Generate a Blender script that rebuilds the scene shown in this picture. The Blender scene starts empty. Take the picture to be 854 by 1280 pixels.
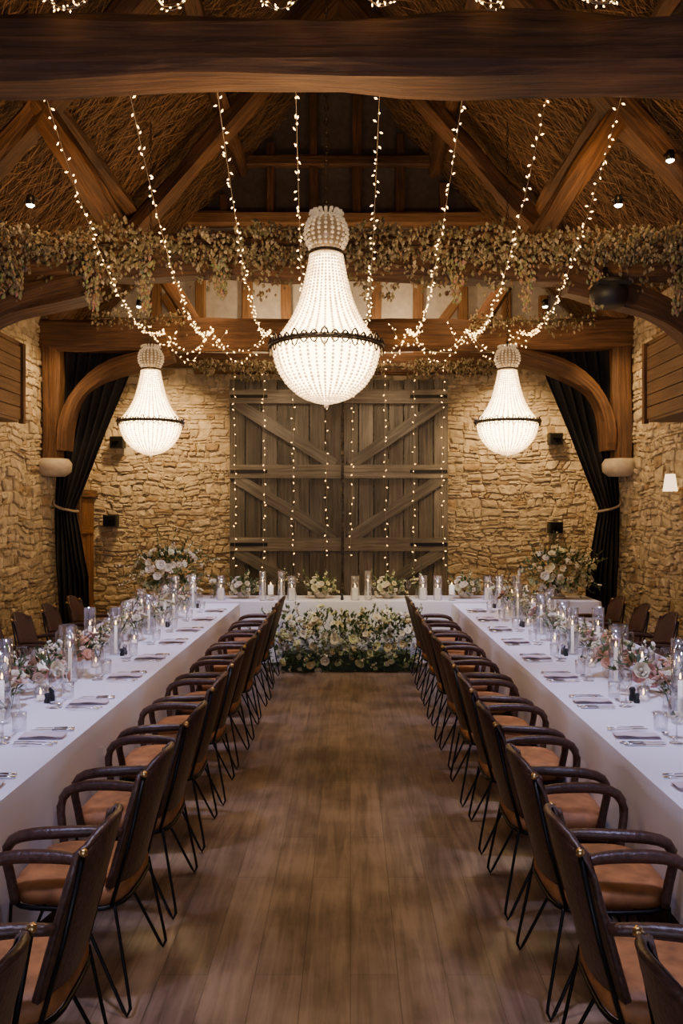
import bpy, math, random
from mathutils import Vector, Matrix, noise
random.seed(7)
R=random.random
U=random.uniform
sc=bpy.context.scene
# ---------------------------------------------------------------- mesh builder
class MB:
    def __init__(s): s.v=[];s.f=[];s.mi=[];s.uv=[];s.col=[];s.sm=[]
    def add(s,verts,faces,mi=0,uv=None,col=(1,1,1),smooth=False,M=None):
        o=len(s.v)
        if M is not None: verts=[M@Vector(p) for p in verts]
        s.v.extend([tuple(p) for p in verts])
        s.f.extend([tuple(i+o for i in f) for f in faces])
        s.mi.extend([mi]*len(faces)); s.sm.extend([smooth]*len(faces))
        s.uv.extend(uv if uv else [(p[0],p[2]) for p in verts])
        if isinstance(col,list): s.col.extend(col)
        else: s.col.extend([col]*len(verts))
    def mesh(s,name,mats):
        me=bpy.data.meshes.new(name)
        me.from_pydata(s.v,[],s.f)
        for m in mats: me.materials.append(m)
        me.polygons.foreach_set('material_index',s.mi)
        me.polygons.foreach_set('use_smooth',s.sm)
        ul=me.uv_layers.new(name='UVMap')
        n=len(me.loops); idx=[0]*n
        me.loops.foreach_get('vertex_index',idx)
        buf=[0.0]*(2*n)
        for i,vi in enumerate(idx):
            buf[2*i]=s.uv[vi][0]; buf[2*i+1]=s.uv[vi][1]
        ul.data.foreach_set('uv',buf)
        ca=me.color_attributes.new('Col','FLOAT_COLOR','POINT')
        cb=[]
        for c in s.col: cb.extend((c[0],c[1],c[2],1.0))
        ca.data.foreach_set('color',cb)
        me.update()
        return me
    def obj(s,name,mats,loc=(0,0,0),rz=0,parent=None):
        return inst(s.mesh(name,mats),name,loc,rz,parent)
def inst(me,name,loc=(0,0,0),rz=0,parent=None,scale=None):
    o=bpy.data.objects.new(name,me)
    o.location=loc; o.rotation_euler=(0,0,rz)
    if scale: o.scale=scale
    sc.collection.objects.link(o)
    if parent: o.parent=parent
    return o
def box(mb,c,s,mi=0,M=None,col=(1,1,1),bev=0.0):
    ou,ov=U(0,50),U(0,50)
    ax=max(range(3),key=lambda i:s[i])
    vs=[];fs=[];uv=[]
    for a in range(3):
        for sg in (-1,1):
            b,cc=(a+1)%3,(a+2)%3
            base=len(vs)
            for p,q in ((-1,-1),(1,-1),(1,1),(-1,1)):
                pt=[0,0,0]; pt[a]=sg*s[a]/2; pt[b]=p*s[b]/2; pt[cc]=q*s[cc]/2
                l=pt[ax]; o=[pt[i] for i in range(3) if i!=ax]
                vs.append((pt[0]+c[0],pt[1]+c[1],pt[2]+c[2]))
                uv.append((l+ou,o[0]+o[1]+ov))
            f=(base,base+1,base+2,base+3)
            fs.append(f if sg>0 else f[::-1])
    mb.add(vs,fs,mi,uv,col,False,M)
def frame(t,up):
    t=Vector(t).normalized(); up=Vector(up)
    if abs(t.dot(up))>0.95*up.length: up=Vector((0,1,0)) if abs(t.y)<0.9 else Vector((1,0,0))
    s=t.cross(up).normalized(); u=s.cross(t).normalized()
    return t,s,u
def resample(pts,step):
    pts=[Vector(p) for p in pts]
    out=[]
    n=len(pts)
    for i in range(n-1):
        p0=pts[max(i-1,0)];p1=pts[i];p2=pts[i+1];p3=pts[min(i+2,n-1)]
        k=max(1,int((p2-p1).length/step))
        for j in range(k):
            t=j/k
            out.append(0.5*((2*p1)+(p2-p0)*t+(2*p0-5*p1+4*p2-p3)*t*t+(3*p1-p0-3*p2+p3)*t**3))
    out.append(pts[-1])
    return out
def timber(mb,pts,w,h,mi=0,wob=.012,up=(0,0,1),step=.22,ch=.18,taper=None):
    P=resample(pts,step); n=len(P)
    ou,ov=U(0,50),U(0,50)
    c=ch*min(w,h)
    cs=[(-w/2+c,-h/2),(w/2-c,-h/2),(w/2,-h/2+c),(w/2,h/2-c),(w/2-c,h/2),(-w/2+c,h/2),(-w/2,h/2-c),(-w/2,-h/2+c)]
    per=[0]
    for i in range(8):
        a=cs[i];b=cs[(i+1)%8]; per.append(per[-1]+math.dist(a,b))
    vs=[];uv=[];L=0
    for i,p in enumerate(P):
        t=(P[min(i+1,n-1)]-P[max(i-1,0)])
        t,s,u=frame(t,up)
        if i: L+=(P[i]-P[i-1]).length
        for j in range(9):
            a=cs[j%8]
            d=noise.noise(Vector((L*1.3+ou,(j%8)*.7,ov)))*wob*2
            k=1+d/max(w,h)*2
            if taper: k*=taper[0]+(taper[1]-taper[0])*i/(n-1)
            vs.append(p+s*(a[0]*k)+u*(a[1]*k)); uv.append((L+ou,per[j]+ov))
    fs=[]
    for i in range(n-1):
        for j in range(8):
            a=i*9+j; fs.append((a,a+9,a+10,a+1))
    fs.append(tuple(range(0,8))); fs.append(tuple((n-1)*9+j for j in range(7,-1,-1)))
    mb.add(vs,fs,mi,uv,(1,1,1),False)
def tube(mb,pts,r,n=6,mi=0,up=(0,0,1),col=(1,1,1),rr=None,flat=1.0):
    P=[Vector(p) for p in pts]; m=len(P); vs=[];uv=[];L=0
    for i,p in enumerate(P):
        t,s,u=frame(P[min(i+1,m-1)]-P[max(i-1,0)],up)
        if i: L+=(P[i]-P[i-1]).length
        ri=rr[i] if rr else r
        for j in range(n):
            a=2*math.pi*j/n
            vs.append(p+s*math.cos(a)*ri*flat+u*math.sin(a)*ri); uv.append((L,j/n*.1))
    fs=[(i*n+j,i*n+(j+1)%n,(i+1)*n+(j+1)%n,(i+1)*n+j) for i in range(m-1) for j in range(n)]
    fs.append(tuple(range(n-1,-1,-1))); fs.append(tuple((m-1)*n+j for j in range(n)))
    mb.add(vs,fs,mi,uv,col,n>4)
def lathe(mb,prof,n=24,mi=0,c=(0,0,0),col=(1,1,1),smooth=True):
    vs=[];m=len(prof)
    for r,z in prof:
        for j in range(n):
            a=2*math.pi*j/n; vs.append((c[0]+r*math.cos(a),c[1]+r*math.sin(a),c[2]+z))
    fs=[(i*n+j,i*n+(j+1)%n,(i+1)*n+(j+1)%n,(i+1)*n+j) for i in range(m-1) for j in range(n)]
    mb.add(vs,fs,mi,None,col,smooth)
g=(1+5**.5)/2
_I=[Vector(p).normalized() for p in [(-1,g,0),(1,g,0),(-1,-g,0),(1,-g,0),(0,-1,g),(0,1,g),(0,-1,-g),(0,1,-g),(g,0,-1),(g,0,1),(-g,0,-1),(-g,0,1)]]
_F=[(0,11,5),(0,5,1),(0,1,7),(0,7,10),(0,10,11),(1,5,9),(5,11,4),(11,10,2),(10,7,6),(7,1,8),(3,9,4),(3,4,2),(3,2,6),(3,6,8),(3,8,9),(4,9,5),(2,4,11),(6,2,10),(8,6,7),(9,8,1)]
def ico(mb,c,r,mi=0,col=(1,1,1),sz=1.0,smooth=True):
    mb.add([(c[0]+p.x*r,c[1]+p.y*r,c[2]+p.z*r*sz) for p in _I],_F,mi,None,col,smooth)
_O=[(1,0,0),(-1,0,0),(0,1,0),(0,-1,0),(0,0,1),(0,0,-1)]
_OF=[(0,2,4),(2,1,4),(1,3,4),(3,0,4),(2,0,5),(1,2,5),(3,1,5),(0,3,5)]
def octa(mb,c,r,mi=0,col=(1,1,1),d=(0,0,1),l=1.5,smooth=False):
    t,s,u=frame(d,(0,0,1))
    mb.add([Vector(c)+s*p[0]*r+u*p[1]*r+t*p[2]*r*l for p in _O],_OF,mi,None,col,smooth)
# ---------------------------------------------------------------- materials
def mat(name):
    m=bpy.data.materials.new(name); m.use_nodes=True
    nt=m.node_tree; b=nt.nodes['Principled BSDF']
    return m,nt,b
def simple(name,col,rough=.5,metal=0,emit=None,es=0,bump=0,bscale=50,var=0):
    m,nt,b=mat(name)
    b.inputs['Base Color'].default_value=(*col,1); b.inputs['Roughness'].default_value=rough
    b.inputs['Metallic'].default_value=metal
    if emit: b.inputs['Emission Color'].default_value=(*emit,1); b.inputs['Emission Strength'].default_value=es
    if bump or var:
        tc=nt.nodes.new('ShaderNodeTexCoord')
        no=nt.nodes.new('ShaderNodeTexNoise'); no.inputs['Scale'].default_value=bscale; no.inputs['Detail'].default_value=4
        nt.links.new(tc.outputs['Object'],no.inputs['Vector'])
        if bump:
            bp=nt.nodes.new('ShaderNodeBump'); bp.inputs['Strength'].default_value=bump; bp.inputs['Distance'].default_value=.01
            nt.links.new(no.outputs['Fac'],bp.inputs['Height']); nt.links.new(bp.outputs['Normal'],b.inputs['Normal'])
        if var:
            cr=nt.nodes.new('ShaderNodeValToRGB')
            cr.color_ramp.elements[0].position=.3; cr.color_ramp.elements[1].position=.7
            cr.color_ramp.elements[0].color=(*[c*(1-var) for c in col],1); cr.color_ramp.elements[1].color=(*[min(1,c*(1+var)) for c in col],1)
            nt.links.new(no.outputs['Fac'],cr.inputs['Fac']); nt.links.new(cr.outputs['Color'],b.inputs['Base Color'])
    return m
def wood(name,c1,c2,c3,rough=.7,sx=1.2,sy=22,bump=.5):
    m,nt,b=mat(name); N=nt.nodes;L=nt.links
    tc=N.new('ShaderNodeTexCoord'); mp=N.new('ShaderNodeMapping'); mp.inputs['Scale'].default_value=(sx,sy,1)
    L.new(tc.outputs['UV'],mp.inputs['Vector'])
    no=N.new('ShaderNodeTexNoise'); no.inputs['Scale'].default_value=1.6; no.inputs['Detail'].default_value=8; no.inputs['Roughness'].default_value=.65; no.inputs['Distortion'].default_value=.6
    L.new(mp.outputs['Vector'],no.inputs['Vector'])
    n2=N.new('ShaderNodeTexNoise'); n2.inputs['Scale'].default_value=1.1; n2.inputs['Detail'].default_value=3
    L.new(tc.outputs['UV'],n2.inputs['Vector'])
    mx=N.new('ShaderNodeMath'); mx.operation='MULTIPLY_ADD'; mx.inputs[1].default_value=.45; 
    ad=N.new('ShaderNodeMath'); ad.operation='MULTIPLY'; ad.inputs[1].default_value=.6
    L.new(no.outputs['Fac'],ad.inputs[0]); L.new(n2.outputs['Fac'],mx.inputs[0]); L.new(ad.outputs[0],mx.inputs[2])
    cr=N.new('ShaderNodeValToRGB'); e=cr.color_ramp.elements
    e[0].position=.36;e[0].color=(*c1,1);e[1].position=.7;e[1].color=(*c3,1)
    k=e.new(.52);k.color=(*c2,1)
    L.new(mx.outputs[0],cr.inputs['Fac']); 
    at=N.new('ShaderNodeAttribute'); at.attribute_name='Col'
    mm=N.new('ShaderNodeMix'); mm.data_type='RGBA'; mm.blend_type='MULTIPLY'; mm.inputs[0].default_value=1
    L.new(cr.outputs['Color'],mm.inputs[6]); L.new(at.outputs['Color'],mm.inputs[7]); L.new(mm.outputs[2],b.inputs['Base Color'])
    b.inputs['Roughness'].default_value=rough
    bp=N.new('ShaderNodeBump'); bp.inputs['Strength'].default_value=bump; bp.inputs['Distance'].default_value=.015
    L.new(no.outputs['Fac'],bp.inputs['Height']); L.new(bp.outputs['Normal'],b.inputs['Normal'])
    return m
def colmat(name,rough=.6,bump=0,bscale=30,var=.35,bd=.01):
    m,nt,b=mat(name); N=nt.nodes;L=nt.links
    at=N.new('ShaderNodeAttribute'); at.attribute_name='Col'
    tc=N.new('ShaderNodeTexCoord'); no=N.new('ShaderNodeTexNoise'); no.inputs['Scale'].default_value=bscale; no.inputs['Detail'].default_value=6
    L.new(tc.outputs['Object'],no.inputs['Vector'])
    cr=N.new('ShaderNodeValToRGB'); e=cr.color_ramp.elements
    e[0].position=.3;e[0].color=(1-var,1-var,1-var,1);e[1].position=.7;e[1].color=(1,1,1,1)
    L.new(no.outputs['Fac'],cr.inputs['Fac'])
    mm=N.new('ShaderNodeMix'); mm.data_type='RGBA'; mm.blend_type='MULTIPLY'; mm.inputs[0].default_value=1
    L.new(at.outputs['Color'],mm.inputs[6]); L.new(cr.outputs['Color'],mm.inputs[7]); L.new(mm.outputs[2],b.inputs['Base Color'])
    b.inputs['Roughness'].default_value=rough
    if bump:
        bp=N.new('ShaderNodeBump'); bp.inputs['Strength'].default_value=bump; bp.inputs['Distance'].default_value=bd
        L.new(no.outputs['Fac'],bp.inputs['Height']); L.new(bp.outputs['Normal'],b.inputs['Normal'])
    return m
def emis(name,col,s,sample=False):
    m=bpy.data.materials.new(name); m.use_nodes=True; nt=m.node_tree; nt.nodes.clear()
    e=nt.nodes.new('ShaderNodeEmission'); e.inputs[0].default_value=(*col,1); e.inputs[1].default_value=s
    o=nt.nodes.new('ShaderNodeOutputMaterial'); nt.links.new(e.outputs[0],o.inputs[0])
    if not sample:
        m.cycles.emission_sampling='NONE'
    return m
def glassmat(name,tint=(1,1,1),refl=.12):
    m=bpy.data.materials.new(name); m.use_nodes=True; nt=m.node_tree; nt.nodes.clear(); N=nt.nodes;L=nt.links
    tr=N.new('ShaderNodeBsdfTransparent'); tr.inputs[0].default_value=(*tint,1)
    gl=N.new('ShaderNodeBsdfGlossy'); gl.inputs['Roughness'].default_value=.05
    lw=N.new('ShaderNodeLayerWeight'); lw.inputs[0].default_value=.3
    ma=N.new('ShaderNodeMath'); ma.operation='MULTIPLY_ADD'; ma.inputs[1].default_value=.85; ma.inputs[2].default_value=refl*.5
    L.new(lw.outputs['Facing'],ma.inputs[0])
    mx=N.new('ShaderNodeMixShader'); L.new(ma.outputs[0],mx.inputs[0]); L.new(tr.outputs[0],mx.inputs[1]); L.new(gl.outputs[0],mx.inputs[2])
    o=N.new('ShaderNodeOutputMaterial'); L.new(mx.outputs[0],o.inputs[0])
    return m
M_OAK=wood('oak_beam',(.026,.011,.0045),(.095,.042,.015),(.23,.11,.042),bump=.9)
M_OAKL=wood('oak_light',(.12,.055,.022),(.27,.14,.055),(.42,.24,.10))
M_DOOR=wood('weathered_wood',(.04,.036,.031),(.12,.108,.092),(.24,.22,.19),sy=16,sx=.9)
M_SLAT=wood('slat_wood',(.06,.03,.013),(.14,.075,.033),(.22,.13,.06))
M_STONE=colmat('rubble_stone',.9,1.0,11,.38,.03)
M_MORTAR=simple('lime_mortar',(.34,.265,.165),.95,bump=.9,bscale=30,var=.3)
M_PLASTER=simple('plaster',(.62,.57,.48),.9,bump=.3,bscale=12,var=.12)
M_DPLAST=simple('dark_plaster',(.085,.065,.05),.9,bump=.3,bscale=12,var=.2)  # darker plaster for the gable above the rail
M_LINEN=simple('white_linen',(.84,.82,.86),.85,bump=.15,bscale=6)
M_LEATHER=simple('dark_leather',(.062,.028,.018),.36,bump=.25,bscale=60,var=.4)
M_SUEDE=simple('tan_suede',(.32,.13,.04),.6,bump=.2,bscale=14,var=.4)
M_METAL=simple('black_metal',(.018,.017,.017),.4,.8)
M_BRASS=simple('brass',(.75,.5,.2),.28,1)
M_SILVER=simple('cutlery_steel',(.75,.74,.74),.2,1)
M_GLASS=glassmat('clear_glass')
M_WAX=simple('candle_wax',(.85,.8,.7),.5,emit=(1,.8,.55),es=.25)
M_FLAME=emis('flame',(1,.55,.18),20)
M_FOL=colmat('flowers_foliage',.6,0,40,.15)
M_HOPS=colmat('dried_hops',.8,0,30,.3)
M_BULB=emis('fairy_bulb',(1,.58,.18),17)
M_BULB2=emis('fairy_bulb_small',(1,.54,.15),11)
M_WIRE=simple('fairy_wire',(.35,.28,.18),.5)
M_CURT=simple('black_velvet',(.014,.012,.014),.85,bump=.2,bscale=80)
M_ROPE=simple('tieback_rope',(.35,.27,.18),.8)
M_LIMESTONE=simple('limestone',(.5,.42,.31),.85,bump=.6,bscale=9,var=.2)
M_BLACK=simple('black_plastic',(.012,.012,.013),.5)
M_NAPKIN=simple('blush_napkin',(.66,.55,.56),.8,bump=.1,bscale=40)
M_TIN=simple('chandelier_iron',(.10,.075,.05),.45,.8,bump=.3,bscale=60)
M_LAMP=emis('lamp_shade_glow',(1,.7,.38),3,True)
M_SPOTGLOW=emis('spot_glow',(1,.86,.66),25)
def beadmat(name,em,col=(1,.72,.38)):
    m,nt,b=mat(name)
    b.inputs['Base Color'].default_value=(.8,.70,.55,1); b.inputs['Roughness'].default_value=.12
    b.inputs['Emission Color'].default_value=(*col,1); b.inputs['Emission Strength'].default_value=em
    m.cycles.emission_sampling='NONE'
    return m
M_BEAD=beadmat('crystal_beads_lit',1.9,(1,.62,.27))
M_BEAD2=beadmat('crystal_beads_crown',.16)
M_CORE=emis('chandelier_glow',(1,.67,.32),19,True)
def thatch():
    m,nt,b=mat('thatch_straw'); N=nt.nodes;L=nt.links
    tc=N.new('ShaderNodeTexCoord'); mp=N.new('ShaderNodeMapping'); mp.inputs['Scale'].default_value=(2,30,1); mp.inputs['Rotation'].default_value=(0,0,.35)
    L.new(tc.outputs['UV'],mp.inputs['Vector'])
    no=N.new('ShaderNodeTexNoise'); no.inputs['Scale'].default_value=1.5; no.inputs['Detail'].default_value=8; no.inputs['Distortion'].default_value=1
    L.new(mp.outputs['Vector'],no.inputs['Vector'])
    cr=N.new('ShaderNodeValToRGB'); e=cr.color_ramp.elements
    e[0].position=.35;e[0].color=(.025,.012,.006,1);e[1].position=.7;e[1].color=(.22,.115,.05,1)
    L.new(no.outputs['Fac'],cr.inputs['Fac']); L.new(cr.outputs['Color'],b.inputs['Base Color'])
    b.inputs['Roughness'].default_value=.9
    bp=N.new('ShaderNodeBump'); bp.inputs['Strength'].default_value=1; bp.inputs['Distance'].default_value=.05
    L.new(no.outputs['Fac'],bp.inputs['Height']); L.new(bp.outputs['Normal'],b.inputs['Normal'])
    return m
M_THATCH=thatch()
def floormat():
    m,nt,b=mat('floor_planks'); N=nt.nodes;L=nt.links
    tc=N.new('ShaderNodeTexCoord')
    mp=N.new('ShaderNodeMapping'); mp.inputs['Rotation'].default_value=(0,0,math.pi/2)
    L.new(tc.outputs['Object'],mp.inputs['Vector'])
    br=N.new('ShaderNodeTexBrick'); br.inputs['Scale'].default_value=1; br.inputs['Brick Width'].default_value=1.35; br.inputs['Row Height'].default_value=.19
    br.inputs['Mortar Size'].default_value=.0018; br.inputs['Mortar Smooth'].default_value=.1; br.offset=.37
    br.inputs['Color1'].default_value=(.8,.8,.8,1); br.inputs['Color2'].default_value=(1,1,1,1); br.inputs['Mortar'].default_value=(.45,.45,.45,1)
    L.new(mp.outputs['Vector'],br.inputs['Vector'])
    mp2=N.new('ShaderNodeMapping'); mp2.inputs['Scale'].default_value=(14,1.1,1)
    L.new(tc.outputs['Object'],mp2.inputs['Vector'])
    no=N.new('ShaderNodeTexNoise'); no.inputs['Scale'].default_value=1.4; no.inputs['Detail'].default_value=7; no.inputs['Roughness'].default_value=.6; no.inputs['Distortion'].default_value=.8
    L.new(mp2.outputs['Vector'],no.inputs['Vector'])
    n3=N.new('ShaderNodeTexNoise'); n3.inputs['Scale'].default_value=3.2; n3.inputs['Detail'].default_value=6
    L.new(tc.outputs['Object'],n3.inputs['Vector'])
    ad=N.new('ShaderNodeMath'); ad.operation='MULTIPLY_ADD'; ad.inputs[1].default_value=.5
    hf=N.new('ShaderNodeMath'); hf.operation='MULTIPLY'; hf.inputs[1].default_value=.5
    L.new(no.outputs['Fac'],hf.inputs[0]); L.new(n3.outputs['Fac'],ad.inputs[0]); L.new(hf.outputs[0],ad.inputs[2])
    cr=N.new('ShaderNodeValToRGB'); e=cr.color_ramp.elements
    e[0].position=.39;e[0].color=(.13,.082,.053,1);e[1].position=.61;e[1].color=(.34,.235,.16,1)
    L.new(ad.outputs[0],cr.inputs['Fac'])
    mm=N.new('ShaderNodeMix'); mm.data_type='RGBA'; mm.blend_type='MULTIPLY'; mm.inputs[0].default_value=1
    L.new(cr.outputs['Color'],mm.inputs[6]); L.new(br.outputs['Color'],mm.inputs[7]); L.new(mm.outputs[2],b.inputs['Base Color'])
    b.inputs['Roughness'].default_value=.34
    bp=N.new('ShaderNodeBump'); bp.inputs['Strength'].default_value=.25; bp.inputs['Distance'].default_value=.004
    L.new(br.outputs['Color'],bp.inputs['Height']); L.new(bp.outputs['Normal'],b.inputs['Normal'])
    return m
M_FLOOR=floormat()
# ---------------------------------------------------------------- room shell
XL,XR,YB,YF=-3.9,3.56,12.0,-2.2
XC=(XL+XR)/2
mb=MB(); box(mb,((XL+XR)/2,(YF+YB)/2,-.05),(XR-XL+.6,YB-YF+.6,.1)); mb.obj('floor',[M_FLOOR])
def stones(mb,L,H,f,skip=None):
    def stone(a,b_,c,d):
        if b_-a<.025 or d-c<.02: return
        if skip and skip((a+b_)/2,c): return
        p=U(.014,.045)
        jz=min(.016,(d-c)*.16)
        gp=.005
        cx,cz=(a+b_)/2,(c+d)/2
        # six-sided outline: rounded, irregular rubble
        hx,hz=(b_-a)/2-gp,(d-c)/2-gp
        q=[]
        for (ux,uz) in ((-1,-.75),(-.72,-1),(0,-1),(.72,-1),(1,-.75),(1,.75),(.72,1),(0,1),(-.72,1),(-1,.75)):
            q.append((cx+ux*hx+U(-.012,.012)*(hx>.03),cz+uz*hz+U(-jz,jz)))
        def wp(x,y):
            w=noise.noise(Vector((x*1.6,y*2.5,L)))*.09*min(1,(H-y)*8)*min(1,y*8)
            return min(max(x+noise.noise(Vector((x*2,y*9,L+4)))*.05,0),L),max(0,y+w)
        vs=[]; m=len(q)
        for k,(dd,ins) in enumerate(((0,1.0),(p*.75,.97),(p,.80))):
            for (x,y) in q:
                X,Y=wp(cx+(x-cx)*(ins if k<2 else 1-.014/max(hx,.03)),cz+(y-cz)*ins)
                vs.append(f(X,Y,dd+(U(-.006,.005) if k==2 else 0)))
        X,Y=wp(cx,cz); vs.append(f(X,Y,p+U(-.004,.008)))
        fs=[]
        for k in (0,m):
            for i in range(m):
                fs.append((k+i,k+(i+1)%m,k+m+(i+1)%m,k+m+i))
        for i in range(m): fs.append((2*m+i,2*m+(i+1)%m,3*m))
        t=U(.78,1.14); w=U(-.03,.045)
        col=(.56*t+w*.3,.45*t,.295*t-w*.3)
        if R()<.07: col=(.40*t,.28*t,.155*t)
        mb.add(vs,fs,1,None,col,False)
    z=0
    while z<H-.03:
        h=min(U(.045,.14),H-z); u=-U(0,.2)
        while u<L:
            l=U(.07,.22) if h<.085 else U(.10,.30)
            u0=max(u,0);u1=min(u+l,L)
            if h>.08 and R()<.55:
                k=U(.35,.65)
                if R()<.5: stone(u0,u1,z,z+h*k); stone(u0,u1,z+h*k,z+h)
                else:
                    m=u0+(u1-u0)*U(.35,.65); stone(u0,m,z,z+h*k); stone(u0,m,z+h*k,z+h); stone(m,u1,z,z+h)
            else: stone(u0,u1,z+U(-.01,.01),z+h+U(-.012,.006))
            u+=l
        z+=h
mb=MB(); box(mb,(XC,YB+.142,2.05),(XR-XL+.6,.3,4.1),0)
stones(mb,XR-XL,4.0,lambda u,z,d:(XL+u,YB-d,z))
mb.obj('wall_back',[M_MORTAR,M_STONE])
WH=4.35
mb=MB(); box(mb,(XL-.142,(YF+YB)/2,WH/2),(.3,YB-YF,WH),0)
stones(mb,YB-YF,WH,lambda u,z,d:(XL+d,YB-u,z),skip=lambda u,z:u<.84 and z<2.2)
mb.obj('wall_left',[M_MORTAR,M_STONE])
mb=MB(); box(mb,(XR+.142,(YF+YB)/2,WH/2),(.3,YB-YF,WH),0)
stones(mb,YB-YF,WH,lambda u,z,d:(XR-d,YF+u,z))
mb.obj('wall_right',[M_MORTAR,M_STONE])
mb=MB()
box(mb,(XL+.9,YF-.15,2.2),(1.8,.3,4.4)); box(mb,(XR-.9,YF-.15,2.2),(1.8,.3,4.4)); box(mb,(XC,YF-.15,4.0),(4,.3,.8))
mb.add([(XL-.2,YF-.1,4.3),(XR+.2,YF-.1,4.3),(XC,YF-.1,9.2)],[(0,1,2)])
mb.obj('wall_front',[M_MORTAR])
# roof
SL=1.12; Z0=4.45; ZA=Z0+SL*(XC-XL+.0)
mb=MB()
for sgn in (-1,1):
    ex=XL-.35 if sgn<0 else XR+.35; ez=Z0-SL*.35
    n=28;m=60;vs=[];uv=[];fs=[]
    for i in range(n+1):
        for k in range(m+1):
            t=i/n; x=ex+(XC-ex)*t; y=YF-.3+(YB+.4-(YF-.3))*k/m; z=ez+(ZA-ez)*t
            d=noise.noise(Vector((x*1.3,y*1.3,z)))*.07 + noise.noise(Vector((x*5,y*5,z)))*.03
            vs.append((x,y,z+.12+d)); uv.append((math.hypot(x-ex,z-ez),y))
    for i in range(n):
        for k in range(m):
            a=i*(m+1)+k; fs.append((a,a+1,a+m+2,a+m+1))
    mb.add(vs,fs,0,uv,(1,1,1),True)
    for _ in range(18000):
        t=U(.02,.8); y=U(3.5,12.0); x=ex+(XC-ex)*t; z=ez+(ZA-ez)*t+.07+U(-.06,.03)
        sd=Vector((XC-ex,0,ZA-ez)).normalized()
        d=(sd*U(.6,1)*random.choice((1,-1))+Vector((0,U(-.3,.9),0))+Vector((0,0,U(-.12,.05)))).normalized()
        l=U(.1,.38); w=d.cross(Vector((sd.z,0,-sd.x))).normalized()*U(.002,.006)
        p=Vector((x,y,z)); q=p+d*l
        s=U(.15,1.1); c=(.38*s,.21*s,.09*s)
        mb.add([p-w,p+w,q+w,q-w],[(0,1,2,3)],1,None,c)
mb.obj('ceiling',[M_THATCH,M_HOPS])
# gable above back wall
mb=MB()
def zr(x): return Z0+SL*((x-XL) if x<XC else (XR-x))
mb.add([(XL-.2,YB+.06,4.05),(XR+.2,YB+.06,4.05),(XR+.2,YB+.06,4.4),(XR-1.6,YB+.06,6.3),(XL+1.6,YB+.06,6.3),(XL-.2,YB+.06,4.4)],[(0,1,2,3,4,5)],0)
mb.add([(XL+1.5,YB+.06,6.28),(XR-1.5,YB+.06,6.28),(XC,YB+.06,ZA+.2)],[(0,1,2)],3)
timber(mb,[(XL,YB-.02,4.12),(XR,YB-.02,4.12)],.2,.2,1)
timber(mb,[(-2.85,YB-.04,6.22),(2.5,YB-.04,6.22)],.18,.2,2)
timber(mb,[(-2.95,YB-.02,5.98),(2.6,YB-.02,5.98)],.1,.14,1)
for x in (-2.9,-2.25,-1.55,-.95,-.32,.38,1.02,1.68,2.35,2.9):
    t=min(6.15,zr(x)-.1)
    timber(mb,[(x,YB-.0,4.2),(x+U(-.03,.03),YB-.0,t)],.15,.1,2)
for a,b_ in (((1.7,4.2),(2.35,5.3)),((-2.25,4.2),(-2.8,5.1)),((1.05,4.25),(1.6,5.0))):
    timber(mb,[(a[0],YB-.0,a[1]),(b_[0],YB-.0,b_[1])],.1,.12,2)
for x in (-1.9,-1.2,-.55,.1,.75,1.4):
    timber(mb,[(x,YB,6.3),(x,YB,zr(x)-.1)],.13,.1,1)
timber(mb,[(-1.9,YB-.02,7.1),(1.5,YB-.02,7.1)],.14,.16,1)
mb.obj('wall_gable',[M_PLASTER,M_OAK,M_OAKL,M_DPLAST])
# ---------------------------------------------------------------- trusses
def truss(y,w,h,wav,z=4.08,posts=True):
    mb=MB()
    zb=3.88+h/2
    n=9; pts=[(XL+(XR-XL)*i/n,y+U(-wav,wav)*.6,zb+U(-wav,wav)*.6) for i in range(n+1)]
    timber(mb,pts,w,h,0,.025)
    for s in (-1,1):
        xw=XL if s<0 else XR
        a=Vector((xw-s*.15,y,4.25)); e=Vector((XC,y,ZA-.25))
        timber(mb,[a,(a+e)/2+Vector((0,0,-.04)),e],.2,.27,0,.03,up=(0,1,0))
        timber(mb,[(XC+s*1.8,y,4.2),(XC+s*2.2,y+.02,4.85),(XC+s*2.62,y,zr(XC+s*2.62)-.2)],.2,.24,0,.03,up=(0,1,0))
        timber(mb,[(xw-s*.14,y,2.52),(xw-s*.14,y,3.95)],.24,.24,0,.02,up=(0,1,0))
        timber(mb,[(xw-s*.3,y,2.62),(xw-s*.33,y,3.0),(xw-s*.50,y,3.38),(xw-s*.92,y,3.66),(xw-s*1.65,y,3.86)],.2,.27,0,.035,up=(0,1,0),step=.12,taper=(.75,1.1))
        lathe(mb,[(0,-.0),(.14,.0),(.21,.06),(.22,.16),(.18,.22),(0,.22)],14,1,(xw-s*.16,y,2.30),smooth=True)
    return mb.obj('roof_truss',[M_OAK,M_LIMESTONE])
truss(3.82,.3,.29,.01); truss(7.05,.28,.36,.05); truss(10.1,.28,.38,.025)
mb=MB()
for s in (-1,1):
    for dx in (1.15,2.3):
        x=(XL+dx) if s<0 else XR-dx
        timber(mb,[(x,YF,zr(x)-.08),(x+U(-.05,.05),5,zr(x)-.1),(x,YB,zr(x)-.08)],.17,.17,0,.02,ch=.3)
mb.obj('roof_purlins',[M_OAK])
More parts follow.
